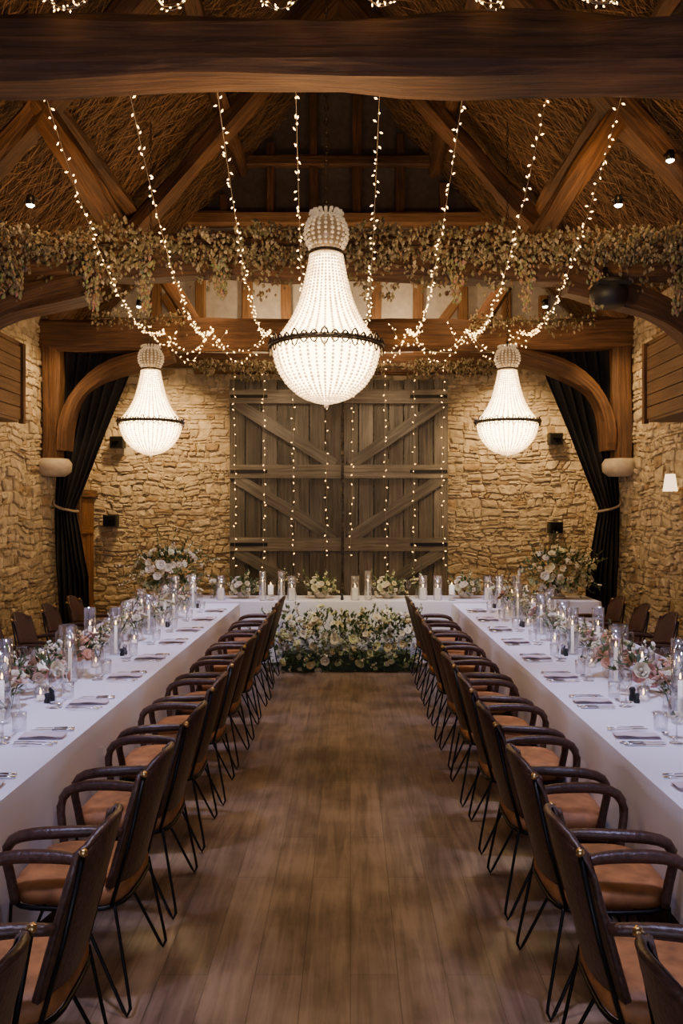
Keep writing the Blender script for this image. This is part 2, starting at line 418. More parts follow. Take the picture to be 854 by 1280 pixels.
# ---------------------------------------------------------------- barn doors
def barn_door(x0,x1,dirn,name):
    mb=MB(); n=7; w=(x1-x0)/n; H=3.8
    for i in range(n):
        t=U(.6,1.2); box(mb,(x0+w*(i+.5),YB-.09+U(-.005,.005),H/2+.02),(w-.016,.04,H-U(0,.03)),0,col=(t,t*.98,t*.95))
    for z in (.35,1.37,2.45,3.56):
        box(mb,((x0+x1)/2,YB-.135,z),(x1-x0-.02,.05,.2),0,col=(1.35,1.3,1.22))
    for za,zb in ((3.46,2.55),(2.35,1.47),(1.27,.45)):
        xa,xb=(x0+.1,x1-.1) if dirn>0 else (x1-.1,x0+.1)
        timber(mb,[(xa,YB-.132,za),(xb,YB-.132,zb)],.04,.17,0,.002,up=(0,0,1),step=.5,ch=.05)
    for z in (1.37,2.45,3.56):
        xh=x0+.3 if dirn>0 else x1-.3
        box(mb,(xh,YB-.165,z),(.55,.008,.05),1)
    mb.obj(name,[M_DOOR,M_METAL])
barn_door(-1.8,-.13,1,'door_1'); barn_door(-.10,1.46,-1,'door_2')
mb=MB()
timber(mb,[(-2.3,YB-.17,3.97),(2.1,YB-.17,3.97)],.14,.16)
mb.obj('trim_1',[M_OAK])
mb=MB()
for i in range(4): box(mb,(XL+.045,11.3+.085+i*.165,1.02),(.04,.16,2.04),0,col=(1.7,1.6,1.5))
box(mb,(XL+.065,11.22,1.08),(.1,.09,2.16),1); box(mb,(XL+.065,11.58,2.12),(.1,.8,.1),1)
for z in (.4,1.6): box(mb,(XL+.075,11.6,z),(.025,.6,.12),0,col=(1.9,1.8,1.6))
ico(mb,(XL+.10,11.4,1.0),.03,2)
mb.obj('door_3',[M_OAK,M_OAK,M_BRASS])
# ---------------------------------------------------------------- curtains
def curtain(s):
    mb=MB(); xw=XL if s<0 else XR
    nz=44;nu=90;vs=[];fs=[]
    ztop=4.0
    for i in range(nz+1):
        z=ztop*(1-i/nz)
        if z>1.9:
            t=(ztop-z)/(ztop-1.9); e=t**1.05
            ins=.12*(1-e)+.06*e ; wd=1.05*(1-e)+.26*e
        else:
            t=(1.9-z)/1.9; ins=.06; wd=.26+.18*min(1,t*2.2)
        for k in range(nu+1):
            q=k/nu
            am=.05 if z>1.9 else .045
            vs.append((xw-s*(ins+q*wd),10.42+am*math.sin(q*42+.6*math.sin(z*2))+.02*math.sin(z*3+q*9)+(.14*max(0,1-z/1.2)),z))
    for i in range(nz):
        for k in range(nu):
            a=i*(nu+1)+k; fs.append((a,a+1,a+nu+2,a+nu+1))
    mb.add(vs,fs,0,None,(1,1,1),True)
    P=[(xw-s*.05,10.4,2.0),(xw-s*.07,10.33,1.95),(xw-s*.15,10.33,1.9),(xw-s*.32,10.36,1.86),(xw-s*.34,10.45,1.86),(xw-s*.1,10.52,1.92),(xw-s*.05,10.45,2.0)]
    tube(mb,resample(P,.04),.016,8,1)
    tube(mb,[(xw-s*.05,10.42,4.0),(xw-s*1.2,10.42,4.0)],.014,8,2)
    mb.obj('curtain',[M_CURT,M_ROPE,M_METAL])
curtain(-1); curtain(1)
# ---------------------------------------------------------------- fittings
for (x,z) in ((-3.44,2.88),(-3.54,1.72),(3.03,2.93),(3.03,1.62)):
    mb=MB(); y=YB-.17
    box(mb,(x,y,z),(.2,.14,.17),0); box(mb,(x,y-.075,z),(.17,.012,.14),1); box(mb,(x,y+.09,z),(.06,.06,.08),0)
    lathe(mb,[(0,0),(.05,0),(.055,.01)],12,1,(x,y-.08,z))
    mb.obj('loudspeaker',[M_BLACK,M_METAL])
for s in (-1,1):
    mb=MB(); xw=(XL if s<0 else XR)-s*.05; d=.45
    for i in range(6):
        box(mb,(xw-s*d,7.2,2.86+.125*i),(.03,2.1,.115),0); box(mb,(xw-s*d/2,8.25,2.86+.125*i),(d,.03,.115),0)
    box(mb,(xw-s*d/2,7.2,2.79),(d,2.1,.03),0); box(mb,(xw-s*(d+.02),8.24,3.17),(.05,.06,.82),1);box(mb,(xw-s*(d+.02),6.16,3.17),(.05,.06,.82),1)
    box(mb,(xw-s*d/2,7.2,3.58),(d,2.16,.04),1)
    mb.obj('slatted_wooden_box',[M_SLAT,M_OAK])
mb=MB()
lathe(mb,[(.075,-.1),(.05,.08)],20,0,(3.38,8.45,2.17)); tube(mb,[(3.52,8.45,2.1),(3.45,8.45,2.05),(3.38,8.45,2.1),(3.38,8.45,2.2)],.008,6,1)
lathe(mb,[(0,0),(.04,0),(.04,.02),(0,.02)],12,1,(3.48,8.45,2.09))
mb.obj('sconce_lamp',[M_LAMP,M_BRASS])
mb=MB()
lathe(mb,[(0,-.12),(.13,-.12),(.16,-.04),(.16,.03),(.1,.1),(0,.1)],20,0,(2.2,6.8,3.72)); tube(mb,[(2.2,6.8,3.8),(2.2,6.9,3.95)],.02,8,0); box(mb,(2.2,6.67,3.76),(.28,.05,.03),0)
mb.obj('black_hanging_speaker',[M_BLACK])  # black speaker hung under the middle tie beam
spots=[(-2.72,6.8,4.5),(2.72,6.8,4.88),(2.28,6.8,4.5),(-2.6,9.85,4.42),(2.4,9.85,4.42)]
for p in spots:
    mb=MB(); lathe(mb,[(0,.04),(.03,.04),(.035,0),(.035,-.04),(.03,-.04)],16,0,p); lathe(mb,[(0,-.06),(.02,-.056),(.034,-.042)],16,1,p); tube(mb,[(p[0],p[1],p[2]+.04),(p[0],p[1]+.15,p[2]+.06)],.012,6,0)
    mb.obj('spotlight',[M_METAL,M_SPOTGLOW])
# ---------------------------------------------------------------- chandeliers
def interp(prof,t):
    L=[0]
    for a,b in zip(prof,prof[1:]): L.append(L[-1]+math.dist(a,b))
    d=t*L[-1]
    for i in range(len(prof)-1):
        if d<=L[i+1]+1e-9:
            k=(d-L[i])/(L[i+1]-L[i]); return (prof[i][0]+(prof[i+1][0]-prof[i][0])*k,prof[i][1]+(prof[i+1][1]-prof[i][1])*k)
    return prof[-1]
def plen(p): return sum(math.dist(a,b) for a,b in zip(p,p[1:]))
def smoothp(p,k=6):
    q=resample([(a[0],0,a[1]) for a in p],.02); return [(v.x,v.z) for v in q]
mb=MB()
s=.00484
crown=smoothp([(13*s,1.13),(22*s,1.10),(27*s,1.04),(26*s,.98),(19*s,.92)])
body=smoothp([(20*s,.885),(22*s,.83),(26*s,.74),(34*s,.60),(46*s,.48),(60*s,.385),(65*s,.35)])
bowl=smoothp([(66*s,.325),(64*s,.26),(58*s,.18),(46*s,.10),(30*s,.04),(13*s,.008),(4*s,0)])
def strings(prof,n,br,mi,jit=0):
    L=plen(prof); k=int(L/(br*2.05))
    for a in range(n):
        for i in range(k+1):
            r,z=interp(prof,i/k)
            if r*2*math.pi/n<br*1.1 and a%2: continue
            an=2*math.pi*a/n
            ico(mb,(r*math.cos(an),r*math.sin(an),z),br*U(.75,1.1),mi)
strings(crown,20,.0125,1); strings(body,36,.0098,0); strings(bowl,40,.0105,0)
lathe(mb,[(max(.002,r-.03),z) for r,z in body],32,2); lathe(mb,[(max(.001,r-.03),z+.012) for r,z in bowl],32,2)
lathe(mb,[(max(.002,r-.03),z) for r,z in crown],20,6)
def ring(r,z,h,mi,n=40):
    lathe(mb,[(r-.006,z),(r+.004,z),(r+.006,z+h/2),(r+.004,z+h),(r-.006,z+h)],n,mi)
ring(.33,.325,.03,3); ring(.345,.333,.012,3)
for i in range(36):
    a=2*math.pi*i/36; r=.343
    P=[(r*math.cos(a+t*.07),r*math.sin(a+t*.07),.34+ (.028 if i%3 else .045)*math.sin(math.pi*(t+1)/2)) for t in (-1,-.5,0,.5,1)]
    tube(mb,P,.006,5,3)
    P=[(p[0],p[1],.68-p[2]-.012) for p in P]; tube(mb,P,.005,5,3)
    ico(mb,(.345*math.cos(a),.345*math.sin(a),.345),.012,3)
ring(.098,.895,.02,3); ring(.065,1.13,.012,3)
for i in range(16):
    a=2*math.pi*i/16
    P=[(r*math.cos(a),r*math.sin(a),z) for r,z in ((.062,1.13),(.085,1.155),(.10,1.15),(.105,1.135))]
    tube(mb,P,.007,5,1,rr=[.01,.011,.008,.003])
lathe(mb,[(0,-.035),(.012,-.03),(.016,-.018),(.006,-.005),(0,0)],10,1)
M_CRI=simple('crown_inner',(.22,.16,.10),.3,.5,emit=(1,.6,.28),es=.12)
chm=mb.mesh('chandelier_body',[M_BEAD,M_BEAD2,M_CORE,M_TIN,M_BRASS,M_TIN,M_CRI])
def chandelier(x,y,z,ztop):
    e=bpy.data.objects.new('chandelier',None); e.location=(x,y,z); sc.collection.objects.link(e)
    inst(chm,'crystal_body',(0,0,0),0,e)
    c=MB(); zz=1.13; L=ztop-z; i=0
    tube(c,[(0,0,.9),(0,0,1.2)],.008,6,0)
    while zz+.02<L:
        P=[]
        for k in range(11):
            a=2*math.pi*k/10
            px,pz=.012*math.cos(a),.026*math.sin(a)
            P.append((px,0,zz+.026+pz) if i%2 else (0,px,zz+.026+pz))
        tube(c,P,.0035,4,0); zz+=.042; i+=1
    c.obj('chain',[M_TIN],parent=e)
chandelier(-.145,4.84,2.51,8.6)
chandelier(-2.12,8.5,2.46,6.0)
chandelier(1.67,8.5,2.46,6.0)
# ---------------------------------------------------------------- fairy lights
mb=MB()
def bulbstring(P,sp=.055,off=.018,wire=True,br=.0062,mi=0):
    P=resample(P,.15)
    if wire: tube(mb,P,.0022,3,1)
    acc=0;k=0
    for a,b in zip(P,P[1:]):
        d=b-a;l=d.length
        while acc<l:
            p=a+d*(acc/l)
            o=Vector((U(-1,1),U(-1,1),U(-1,1))).normalized()*off
            octa(mb,p+o,br,mi,d=o,l=2.1)
            acc+=sp*U(.5,1.5);k+=1
        acc-=l
starts=[-1.61,-1.16,-.70,-.28,.156,.6,1.04,1.43]; ends=[-2.3,-1.72,-1.0,-.55,.17,.72,1.45,2.1]
for a,b in zip(starts,ends):
    P=[]
    for i in range(13):
        t=i/12; P.append((a+(b-a)*t,4.02+(9.86-4.02)*t,4.2+(4.08-4.2)*t-4*.5*t*(1-t)))
    bulbstring(P,.062,.022,br=.0056)
xs=sorted(ends)
for a,b in zip(xs,xs[1:]):
    if b-a<.4 or (a<-.4 and b>0): continue
    for sag in (.28,.4):
        bulbstring([(a+(b-a)*i/8,9.86,4.1-4*sag*(i/8)*(1-i/8)) for i in range(9)],.06,.025,br=.0075)
for x0 in (-2.5,-1.9,.5,1.2,1.9):
    bulbstring([(x0,9.84,4.15),(x0+.1,9.83,3.95),(x0+.25,9.84,3.9),(x0+.4,9.84,4.1)],.055,.03,br=.0075)
for x in (-1.7,-1.27,-.83,-.36,.02,.5,.93,1.36):
    bulbstring([(x,11.66,3.95),(x+U(-.02,.02),11.66,2.3),(x+U(-.03,.03),11.66,.85+U(0,.3))],.12,.025,br=.0075,mi=2)
for x in (-1.28,-.81,-.32,.145,.64,1.13):
    for q in range(2):
        w=U(.06,.11); zt=4.18; zb_=U(4.10,4.14)
        bulbstring([(x-w,3.62,zt),(x-w*.4,3.6,zb_+.01),(x+U(-.02,.02),3.59,zb_),(x+w*.5,3.6,zb_+.015),(x+w,3.62,zt)],.03,.014,br=.004)
mb.obj('fairy_lights',[M_BULB,M_WIRE,M_BULB2])
# ---------------------------------------------------------------- hops garlands
def hops(mb,x0,x1,y,zc,th,n,dang):
    for _ in range(n):
        x=U(x0,x1); k=noise.noise(Vector((x*2.2,y,3)))*.8+.65
        if R()>k+.25: continue
        a=U(-2.6,.6) if R()<.4 else U(-math.pi,math.pi); rr=th*k*U(.5,1.1)
        p=Vector((x+U(-.03,.03),y+math.cos(a)*(rr*.6+.1)-.05,zc+math.sin(a)*rr))
        if R()<.22: p.z-=U(0,dang)*max(0,k)
        c=random.choice(((.46,.37,.21),(.37,.31,.16),(.54,.44,.28),(.24,.21,.10),(.32,.20,.10)))
        s=U(.6,1.2)
        octa(mb,p,U(.010,.02),0,tuple(q*s for q in c),(U(-.5,.5),U(-.5,.5),-1),1.5)
        if R()<.45:
            t,sd,u=frame((U(-1,1),U(-1,.3),U(-1,.6)),(0,0,1)); L=U(.03,.07)
            mb.add([p,p+t*L*.5+sd*L*.35,p+t*L,p+t*L*.5-sd*L*.35],[(0,1,2,3)],0,None,tuple(q*s*.75 for q in c))
    tube(mb,resample([(x0,y-.12,zc),((x0+x1)/2,y-.12,zc-.03),(x1,y-.12,zc)],.3),.015,5,0,col=(.12,.08,.04))
mb=MB(); hops(mb,XL+.3,XR-.2,6.98,4.15,.23,10500,.40)
for x in (-3.0,-2.85,-2.2,-1.75,-1.1,.9,1.5,2.1,2.8):
    h=U(.3,.5)
    for _ in range(110):
        t=R(); octa(mb,(x+U(-.08,.08)*(1-t*.6),6.82+U(-.07,.07),4.0-t*h),U(.010,.018),0,tuple(q*U(.6,1.1) for q in (.46,.37,.21)),(U(-.4,.4),U(-.4,.4),-1),1.6)
mb.obj('hop_garland',[M_HOPS])
mb=MB(); hops(mb,-2.3,2.1,YB-.28,3.98,.12,2600,.2); mb.obj('hop_garland',[M_HOPS])
mb=MB(); hops(mb,1.5,3.0,9.95,4.22,.12,450,.2); hops(mb,-3.2,-2.0,9.95,4.25,.1,250,.15); mb.obj('hop_garland',[M_HOPS])
# ---------------------------------------------------------------- flowers
def rose(mb,c,nrm,r,col,mi=0):
    c=Vector(c); t,s,u=frame(nrm,(0.1,0.2,1)); a0=U(0,6.28)
    for li,(k,rad,tilt) in enumerate(((3,.5,1.45),(5,.8,1.15),(6,1.0,.75))):
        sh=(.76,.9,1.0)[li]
        for i in range(k):
            a=a0+li*.5+2*math.pi*i/k; rd=s*math.cos(a)+u*math.sin(a); lt=-s*math.sin(a)+u*math.cos(a)
            vs=[];cc=[]
            for tt,wf in ((.12,.25),(.6,.62),(1,.42)):
                for q in (-1,0,1):
                    R_=r*rad*tt
                    p=c+rd*(R_*math.cos(tilt*(1.25-.5*tt))+.1*r)+t*(R_*math.sin(tilt*(1.25-.5*tt))-.25*r+abs(q)*.08*r)+lt*(q*wf*r*rad)
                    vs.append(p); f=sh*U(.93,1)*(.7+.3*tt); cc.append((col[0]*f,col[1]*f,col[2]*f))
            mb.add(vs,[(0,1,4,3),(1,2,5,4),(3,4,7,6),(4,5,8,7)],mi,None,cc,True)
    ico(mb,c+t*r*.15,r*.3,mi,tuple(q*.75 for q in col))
def cluster(mb,c,nrm,r,col):
    c=Vector(c); n=Vector(nrm).normalized()
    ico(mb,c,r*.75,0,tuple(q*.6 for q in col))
    for _ in range(34):
        v=Vector((U(-1,1),U(-1,1),U(-1,1))).normalized()
        if v.dot(n)<-.2: v=-v
        octa(mb,c+v*r*U(.75,1),r*U(.2,.3),0,tuple(q*U(.8,1.05) for q in col),v,.6)
def leaf(mb,p,d,L,w,col,mi=0):
    t,s,u=frame(d,(0,0,1)); p=Vector(p)
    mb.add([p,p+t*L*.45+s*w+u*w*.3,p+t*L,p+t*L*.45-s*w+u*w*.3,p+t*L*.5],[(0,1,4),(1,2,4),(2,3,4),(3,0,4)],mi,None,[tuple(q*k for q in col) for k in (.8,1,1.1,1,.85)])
GR=[(.09,.15,.045),(.12,.19,.06),(.17,.23,.08),(.07,.11,.04),(.2,.25,.10)]
WH_=[(.88,.77,.50),(.9,.84,.66),(.86,.72,.36),(.74,.74,.38),(.86,.78,.56)]
PE=[(.85,.46,.28),(.85,.60,.47),(.9,.73,.58),(.78,.40,.33)]
def sprig(mb,b,d,L,n,ls,col,fl=None):
    b=Vector(b);d=Vector(d).normalized(); P=[]
    for i in range(6):
        t=i/5; P.append(b+d*L*t+Vector((0,0,-.25*L*t*t*(1-abs(d.z)))))
    tube(mb,P,.0025,3,0,col=(.08,.1,.04))
    for i in range(n):
        t=U(.2,1); k=min(4,int(t*5)); p=P[k].lerp(P[k+1],t*5-k)
        dd=(d+Vector((U(-1,1),U(-1,1),U(-.6,1)))).normalized()
        if fl and R()<.6: ico(mb,p+dd*ls*.5,ls*.28,0,fl)
        else: leaf(mb,p,dd,ls*U(.7,1.2),ls*.28,col)
def bush(mb,c,rad,nr,nl,ns,pal,rs=(.035,.06),front=True,lo=-.3,sl=.25,nc=6):
    c=Vector(c)
    def pt(k=1):
        while True:
            v=Vector((U(-1,1),U(-1,1),U(lo,1)))
            if .2<v.length<1: break
        v.normalize()
        if front and R()<.6: v.y=-abs(v.y)
        return v,c+Vector((v.x*rad[0],v.y*rad[1],v.z*rad[2]))*k
    for _ in range(nl):
        v,p=pt(U(.65,1.06)); leaf(mb,p,(v+Vector((U(-.8,.8),U(-.8,.8),U(-.5,.9)))),U(.04,.09),U(.010,.022),random.choice(GR))
    for _ in range(nr):
        v,p=pt(1.0); p+=v*U(-.01,.05); rose(mb,p,v+Vector((U(-.2,.2),-.2,U(0,.4))),U(*rs),random.choice(pal))
    for _ in range(nc):
        v,p=pt(1.0); p+=v*U(-.01,.04); cluster(mb,p,v,U(*rs)*.9,random.choice(pal))
    for _ in range(ns):
        v,p=pt(.85); sprig(mb,p,v+Vector((U(-.3,.3),U(-.3,.3),U(0,.8))),U(.6,1.1)*sl,14,.04,random.choice(GR),random.choice(WH_) if R()<.5 else None)
mb=MB()
for x in (-.80,-.56,-.32,-.05,.22,.46,.68):
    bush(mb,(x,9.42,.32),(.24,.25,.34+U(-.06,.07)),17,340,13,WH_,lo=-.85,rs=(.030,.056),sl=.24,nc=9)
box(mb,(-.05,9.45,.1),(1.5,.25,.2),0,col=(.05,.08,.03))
mb.obj('floor_flower_arrangement',[M_FOL])
for x,yy in ((-2.3,10.1),(2.62,10.1)):
    mb=MB(); e=(x,yy,.765)
    lathe(mb,[(0,0),(.1,0),(.1,.02),(.04,.05),(.04,.1),(.13,.2),(.15,.26),(.14,.26),(0,.2)],20,1,e)
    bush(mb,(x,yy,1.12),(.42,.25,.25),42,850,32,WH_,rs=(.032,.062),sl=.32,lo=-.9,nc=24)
    mb.obj('urn_flower_arrangement',[M_FOL,M_LIMESTONE])
mb=MB(); lathe(mb,[(0,.002),(.06,.002),(.08,.03),(.09,.07)],16,1); bush(mb,(0,0,.13),(.16,.12,.09),15,110,8,WH_,rs=(.03,.045),sl=.18,lo=-.4,nc=6)
BOWL=mb.mesh('bowl_flowers_mesh',[M_FOL,M_LIMESTONE])
def posy(pal):
    mb=MB(); lathe(mb,[(0,.002),(.04,.002),(.055,.03),(.05,.09)],16,1)
    bush(mb,(0,0,.13),(.075,.075,.06),11,34,4,pal,rs=(.03,.045),sl=.12,lo=-.3,nc=2,front=False)
    return mb.mesh('posy_mesh',[M_FOL,M_GLASS])
POSY=[posy(PE+WH_[:1]),posy(PE[:2]+PE[:1]+WH_[1:2])]
def vase_mesh(name,pal,n,tall,wide):
    mb=MB()
    lathe(mb,[(0,.003),(.032*wide,.003),(.04*wide,.03),(.034*wide,.08),(.036*wide,.11)],16,1)
    for i in range(n):
        a=U(0,6.28);r=U(.02,.07)*wide; z=U(.13,.20)
        p=Vector((r*math.cos(a),r*math.sin(a),z)); tube(mb,[(0,0,.01),(p.x*.4,p.y*.4,.1),p],.002,3,0,col=(.1,.16,.05))
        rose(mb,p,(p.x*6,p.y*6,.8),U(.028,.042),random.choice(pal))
    for i in range(5*n):
        a=U(0,6.28); leaf(mb,(.03*wide*math.cos(a),.03*wide*math.sin(a),U(.1,.15)),(math.cos(a),math.sin(a),U(-.3,1.0)),U(.03,.06),.010,random.choice(GR))
    for i in range(3): 
        a=U(0,6.28); sprig(mb,(0,0,.1),(math.cos(a)*.5,math.sin(a)*.5,1),tall*U(.6,1),12,.03,random.choice(GR),random.choice(pal) if R()<.6 else None)
    return mb.mesh(name,[M_FOL,M_GLASS])
VP_=[vase_mesh('bud_vase_mesh',PE+WH_[:2],7,.2,1.2)]+POSY
VW_=[vase_mesh('bud_vase_mesh',WH_,7,.28,1.2),vase_mesh('bud_vase_mesh',WH_+PE[2:3],8,.2,1.5),vase_mesh('bud_vase_mesh',WH_,5,.34,1)]
def candle_mesh(gh,gr,ch,cr):
    mb=MB()
    lathe(mb,[(0,.004),(gr,.004),(gr,gh),(gr-.003,gh),(gr-.003,.008)],24,1)
    lathe(mb,[(cr,.008),(cr,ch),(cr*.85,ch-.003),(0,ch-.006)],18,0)
    tube(mb,[(0,0,ch-.006),(.001,0,ch+.01)],.0012,4,3)
    lathe(mb,[(0,ch+.006),(.0045,ch+.014),(.005,ch+.02),(.003,ch+.033),(0,ch+.042)],8,2)
    return mb.mesh('candle_mesh',[M_WAX,M_GLASS,M_FLAME,M_BLACK])
CA=candle_mesh(.30,.055,.15,.035); CB=candle_mesh(.22,.05,.1,.035); CC=candle_mesh(.36,.045,.22,.012); CT=candle_mesh(.075,.035,.03,.02)
mb=MB()
lathe(mb,[(0,.0),(.04,0),(.045,.01),(.02,.02),(.012,.05),(.05,.07),(.05,.075),(0,.072)],18,1)
lathe(mb,[(.034,.075),(.034,.19),(.028,.187),(0,.184)],18,0); lathe(mb,[(0,.19),(.0045,.198),(.005,.204),(0,.226)],8,2)
CD=mb.mesh('stand_candle_mesh',[M_WAX,M_GLASS,M_FLAME])
mb=MB()
lathe(mb,[(0,0),(.034,.0),(.034,.002),(.004,.006),(.0035,.09),(.012,.1),(.034,.125),(.04,.155),(.038,.19),(.031,.215)],18,0)
WG=mb.mesh('wine_glass_mesh',[M_GLASS])
mb=MB(); lathe(mb,[(0,.006),(.03,.004),(.033,.0),(.036,.09),(.034,.09),(.03,.01)],16,0); TG=mb.mesh('tumbler_mesh',[M_GLASS])
mb=MB()
vs=[];fs=[]
for lay in range(3):
    for i in range(7):
        for k in range(5):
            u=i/6-.5;w=k/4-.5
            vs.append((u*.21-(lay*.004),w*(.085-.004*lay),.003+lay*.005+.003*math.sin(i*1.3+k)*(lay+1)/3))
    o=lay*35
    for i in range(6):
        for k in range(4):
            a=o+i*5+k; fs.append((a,a+5,a+6,a+1))
mb.add(vs,fs,0,None,(1,1,1),True); NP=mb.mesh('napkin_mesh',[M_NAPKIN])
mb=MB()
def fork(y,L):
    tube(mb,[(-L/2,y,.004),(-L*.2,y,.006),(L*.2,y,.01)],.003,5,0,rr=[.006,.003,.0035])
    box(mb,(L*.24,y,.009),(.03,.02,.003),0)
    for q in (-.0085,-.003,.003,.0085): box(mb,(L*.38,y+q,.009),(.05,.003,.0025),0)
def knife(y,L):
    tube(mb,[(-L/2,y,.005),(-L*.3,y,.005),(0,y,.005)],.005,5,0,rr=[.006,.007,.005])
    mb.add([(0,y-.006,.006),(L*.4,y-.009,.006),(L*.5,y,.006),(L*.45,y+.007,.006),(0,y+.006,.006)],[(0,1,2,3,4)],0)
fork(.11,.2);fork(.145,.18);knife(-.11,.22);knife(-.145,.2)
tube(mb,[(.16,-.07,.005),(.16,.02,.005)],.003,5,0); lathe(mb,[(0,.0),(.014,.003),(.018,.008)],10,0,(.16,.04,.002))
CU=mb.mesh('cutlery_mesh',[M_SILVER])
mb=MB(); lathe(mb,[(0,0),(.02,0),(.021,.02),(.014,.04),(.017,.06),(.02,.066),(.012,.078),(0,.082)],14,0); PM=mb.mesh('mill_mesh',[M_BLACK])
# ---------------------------------------------------------------- tables
TZ=.76
def cloth(name,x0,x1,y0,y1,hem,amp):
    mb=MB()
    per=[];st=.06
    def edge(a,b):
        L=math.dist(a,b);n=max(2,int(L/st))
        for i in range(n): per.append((a[0]+(b[0]-a[0])*i/n,a[1]+(b[1]-a[1])*i/n))
    edge((x0,y0),(x1,y0));edge((x1,y0),(x1,y1));edge((x1,y1),(x0,y1));edge((x0,y1),(x0,y0))
    n=len(per);rows=12;vs=[]
    for r in range(rows+1):
        t=r/rows
        for i,(x,y) in enumerate(per):
            nx=(-1 if abs(x-x0)<1e-4 else 1 if abs(x-x1)<1e-4 else 0); ny=(-1 if abs(y-y0)<1e-4 else 1 if abs(y-y1)<1e-4 else 0)
            w=noise.noise(Vector((x*2.6,y*2.6,hem)))*amp*1.6+math.sin((x+y)*9+2*noise.noise(Vector((x,y,1))))*amp*.45
            o=.006+t*(.012+w) if r else 0
            z=TZ if r==0 else TZ-.006-(TZ-hem)*t + (noise.noise(Vector((x*1.2,y*1.2,7)))*.03*t)
            vs.append((x+nx*max(o,.003*(r>0)),y+ny*max(o,.003*(r>0)),max(z,.01)))
    fs=[(r*n+i,(r+1)*n+i,(r+1)*n+(i+1)%n,r*n+(i+1)%n) for r in range(rows) for i in range(n)]
    mb.add(vs,fs,0,None,(1,1,1),True)
    mb.add([(x0,y0,TZ),(x1,y0,TZ),(x1,y1,TZ),(x0,y1,TZ)],[(0,1,2,3)],0)
    return mb.obj(name,[M_LINEN])
def table(x0,x1,y0,y1,nl):
    mb=MB(); box(mb,((x0+x1)/2,(y0+y1)/2,TZ-.03),(x1-x0-.02,y1-y0-.02,.04),0)
    long_y=(y1-y0)>(x1-x0)
    for k in range(nl):
        t=(k+.5)/nl
        if long_y:
            y=y0+(y1-y0)*t; xc=(x0+x1)/2
            for s in (-1,1): timber(mb,[(xc+s*.3,y+s*.03,.03),(xc-s*.28,y+s*.03,TZ-.06)],.06,.07,0,.001,up=(0,1,0),step=1)
            box(mb,(xc,y,.035),(.75,.08,.06),0)
        else:
            x=x0+(x1-x0)*t; yc=(y0+y1)/2
            for s in (-1,1): timber(mb,[(x+s*.03,yc+s*.25,.03),(x+s*.03,yc-s*.25,TZ-.06)],.06,.07,0,.001,up=(1,0,0),step=1)
    mb.obj('dining_table',[M_OAK])
TL=(-2.45,-1.32,1.95,9.55); TR=(1.22,2.36,1.95,9.55); TH=(-2.75,3.05,9.72,10.45)
table(*TL,6); table(*TR,6); table(*TH,4)
cloth('tablecloth',*TL,.16,.03); cloth('tablecloth',*TR,.36,.03); cloth('tablecloth',*TH,.03,.03)
# ---------------------------------------------------------------- chairs
mb=MB()
def se(a,rx,ry,p=4):
    c,s_=math.cos(a),math.sin(a); return (rx*math.copysign(abs(c)**(2/p),c),ry*math.copysign(abs(s_)**(2/p),s_))
n=32; vs=[]
prof=[(.0,.39),(.93,.39),(1,.41),(1.0,.44),(.95,.460),(.75,.474),(.4,.478),(0,.48)]
for k,z in prof:
    for j in range(n):
        x,y=se(2*math.pi*j/n,.225*k,.225*k); vs.append((x-.005,y,z))
fs=[(i*n+j,i*n+(j+1)%n,(i+1)*n+(j+1)%n,(i+1)*n+j) for i in range(len(prof)-1) for j in range(n)]
mb.add(vs,fs,0,None,(1,1,1),True)
P=[(se(2*math.pi*j/24,.222,.225)[0]-.005,se(2*math.pi*j/24,.222,.225)[1],.388) for j in range(25)]
tube(mb,P,.009,6,2)
def bp(u,t,off=0):
    hw=.195-.02*t
    if t>.8: hw*=math.sqrt(max(0,1-((t-.8)/.2)**2*.45))
    y=u*hw; z=.46+.46*t-(.05*abs(u)**3 if t>.9 else 0)
    x=-.215-.125*t+.055*u*u+off
    return (x,y,z)
for off,flip in ((0,False),(-.024,True)):
    vs=[bp(i/6-1,k/8,off+(.008*(1-(i/6-1)**2) if not flip else 0)) for k in range(9) for i in range(13)]
    fs=[(k*13+i,k*13+i+1,(k+1)*13+i+1,(k+1)*13+i) for k in range(8) for i in range(12)]
    mb.add(vs,fs if not flip else [f[::-1] for f in fs],1,None,(1,1,1),True)
edge=[bp(-1,k/8,-.012) for k in range(9)]+[bp(i/6-1,1,-.012) for i in range(1,12)]+[bp(1,1-k/8,-.012) for k in range(9)]
tube(mb,edge,.013,8,1)
tube(mb,[bp(i/6-1,0,-.012) for i in range(13)],.012,6,1)
for s in (-1,1):
    tube(mb,[(-.300,s*.178,.86),(-.25,s*.200,.62),(-.19,s*.215,.40)],.008,6,2)
    P=resample([(-.225,s*.20,.665),(-.15,s*.228,.68),(-.03,s*.25,.682),(.09,s*.258,.675),(.165,s*.253,.65),(.19,s*.246,.59),(.178,s*.235,.5),(.165,s*.228,.41)],.03)
    m=len(P); tube(mb,P,.02,8,1,rr=[.017+.007*math.sin(math.pi*min(1,i/(m*.7))) for i in range(m)],flat=1.1)
    octa(mb,(-.300,s*.180,.875),.014,3,d=(0,0,1),l=.9,smooth=True); ico(mb,(-.302,s*.182,.875),.014,3)
    for (xa,xb,xf) in ((-.2,-.06,-.255),(.19,.06,.215)):
        yf=s*.235; ya=s*.21
        P=resample([(xa,ya,.40),((xa+xf)/2-.008,(ya+yf)/2,.21),(xf-.012,yf,.035),(xf,yf,.008),(xf+.014*(1 if xb>xf else -1),yf,.03),((xb+xf)/2,(ya+yf)/2,.2),(xb,ya,.40)],.03)
        tube(mb,P,.0065,6,2)
